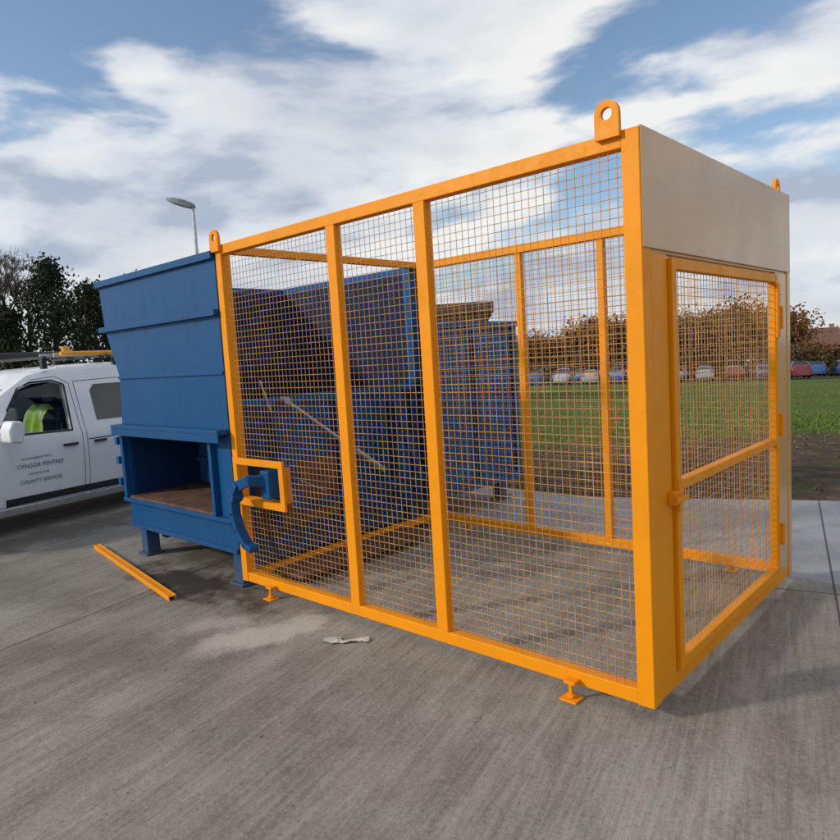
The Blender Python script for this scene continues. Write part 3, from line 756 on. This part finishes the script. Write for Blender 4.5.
# ---------------------------------------------------------------- houses & building
def brickmat(name,c1,c2,mortar,sc=1.0):
    m,k,b,o=newmat(name); bt=k.new('ShaderNodeTexBrick'); k.link(k.mapping(o,rot=(math.radians(90),0,0)),bt.inputs['Vector'])
    bt.inputs['Color1'].default_value=(*c1,1); bt.inputs['Color2'].default_value=(*c2,1); bt.inputs['Mortar'].default_value=(*mortar,1)
    bt.inputs['Scale'].default_value=1; bt.inputs['Brick Width'].default_value=.225; bt.inputs['Row Height'].default_value=.075; bt.inputs['Mortar Size'].default_value=.01
    k.link(k.mix(k.mr(k.noise(o,1.5,4),.4,.7,0,.5),bt.outputs[0],tuple(x*.6 for x in c1)),b.inputs['Base Color']); b.inputs['Roughness'].default_value=.9; return m
m_brick=brickmat('brown_brick',(.20,.095,.06),(.14,.07,.045),(.2,.17,.14))
m_brick2=brickmat('house_brick',(.30,.17,.11),(.24,.13,.09),(.3,.27,.24))
m_tile=simple('roof_tiles',(.14,.075,.055),.85,0,.3,3)
m_frame=simple('white_window_frame',(.75,.75,.74),.4)
def house(x,y,ang,wd,dp,hh):
    z=float(tz(x,y))-.3; e=empty('brick_house',Matrix.Translation((x,y,z))@Matrix.Rotation(ang,4,'Z'))
    mb=MB(); rh=2.6
    mb.box((-wd/2,-dp/2,0),(wd/2,dp/2,hh)); mb.extr([(-dp/2,hh),(dp/2,hh),(0,hh+rh)],'x',-wd/2,wd/2); mb.box((wd/2-1.2,-.3,hh+rh-.8),(wd/2-.5,.3,hh+rh+.8)); mb.obj('walls_and_chimney',m_brick2,e)
    mb=MB()
    for s_ in (-1,1): mb.extr([(s_*(dp/2+.35),hh-.2),(0,hh+rh+.08),(0,hh+rh+.22),(s_*(dp/2+.35),hh-.06)],'x',-wd/2-.25,wd/2+.25)
    mb.obj('roof',m_tile,e)
    mb=MB(); mg=MB()
    for s_ in (-1,1):
        for zz in (1.0,3.3):
            for xx in (-wd/2+1.6,0.1,wd/2-1.6):
                if zz==1.0 and xx==.1: mb.box((xx-.5,s_*(dp/2+.002),.2),(xx+.5,s_*(dp/2+.06),2.3)); continue
                mb.box((xx-.65,s_*(dp/2+.002),zz-.05),(xx+.65,s_*(dp/2+.05),zz+1.2)); mg.box((xx-.57,s_*(dp/2+.051),zz+.03),(xx-.03,s_*(dp/2+.055),zz+1.12)); mg.box((xx+.03,s_*(dp/2+.051),zz+.03),(xx+.57,s_*(dp/2+.055),zz+1.12))
    mb.obj('window_frames_and_door',m_frame,e); mg.obj('window_glass',m_dglass,e)
for x,y,a_,wd in ((-29,130,.3,9),(-17,135,.25,10),(-2,138,.2,10),(14,135,.1,12),(-45,124,.4,12)): house(x,y,a_,wd,8,5.2)
bd=empty('brick_building',Matrix.Translation((-16.6,21.3,float(tz(-16.6,21.3))-.2))@Matrix.Rotation(math.radians(38),4,'Z'))
mb=MB(); mb.box((-13,0,0),(0,9,4.1)); mb.obj('walls',m_brick,bd)
mb=MB(); mb.box((-13.3,-.3,4.1),(.3,9.3,4.55)); mb.obj('flat_roof_fascia',simple('fascia',(.07,.04,.035),.6),bd,bevel=.02)
mb=MB(); mg=MB()
for i in range(4):
    x=-11.6+i*3.1; mb.box((x,-.05,1.2),(x+1.8,-.002,2.9)); mg.box((x+.08,-.056,1.28),(x+.86,-.051,2.82)); mg.box((x+.94,-.056,1.28),(x+1.72,-.051,2.82))
for i in range(2):
    y=1.5+i*3.8; mb.box((.002,y,1.2),(.05,y+1.8,2.9)); mg.box((.051,y+.08,1.28),(.056,y+.86,2.82)); mg.box((.051,y+.94,1.28),(.056,y+1.72,2.82))
mb.obj('window_frames',m_frame,bd); mg.obj('window_glass',m_dglass,bd)

# ---------------------------------------------------------------- street lamp
lx,ly=-15.4,7.0; lamp=empty('street_lamp'); mb=MB(); z0=GZ
mb.prism((lx,ly,z0),(lx,ly,1.1),.085,14); mb.prism((lx,ly,1.1),(lx,ly,5.86),.055,12,r2=.042)
ld=Vector((-.74,-.67,0)).normalized(); base=Vector((lx,ly,5.84)); pts=[base,base+Vector((0,0,.06))+ld*.06]
mb.path([tuple(p) for p in pts],.05,10)
mb.obj('pole',m_galv,lamp,smooth=True)
mb=MB(); u=(ld+Vector((0,0,.34))).normalized(); v_=Vector((-ld.y,ld.x,0)); up_=u.cross(v_); up_=up_ if up_.z>0 else -up_; c0=base+Vector((0,0,.02))-u*.05
prof=[(0,.08,.06),(.10,.13,.10),(.32,.18,.12),(.60,.17,.10),(.76,.08,.04)]
vs=[]
for a_,wd,hh in prof:
    for s1,s2 in ((-1,-.5),(1,-.5),(.8,.7),(0,1),(-.8,.7)):
        vs.append(c0+u*a_+v_*wd*s1+up_*(hh*s2))
fs=[(i*5+j,i*5+(j+1)%5,(i+1)*5+(j+1)%5,(i+1)*5+j) for i in range(4) for j in range(5)]+[(0,1,2,3,4),(24,23,22,21,20)]
mb.add(vs,fs); mb.obj('lamp_head',simple('lamp_grey',(.22,.23,.24),.45),lamp,bevel=.01,smooth=True)
print('done')
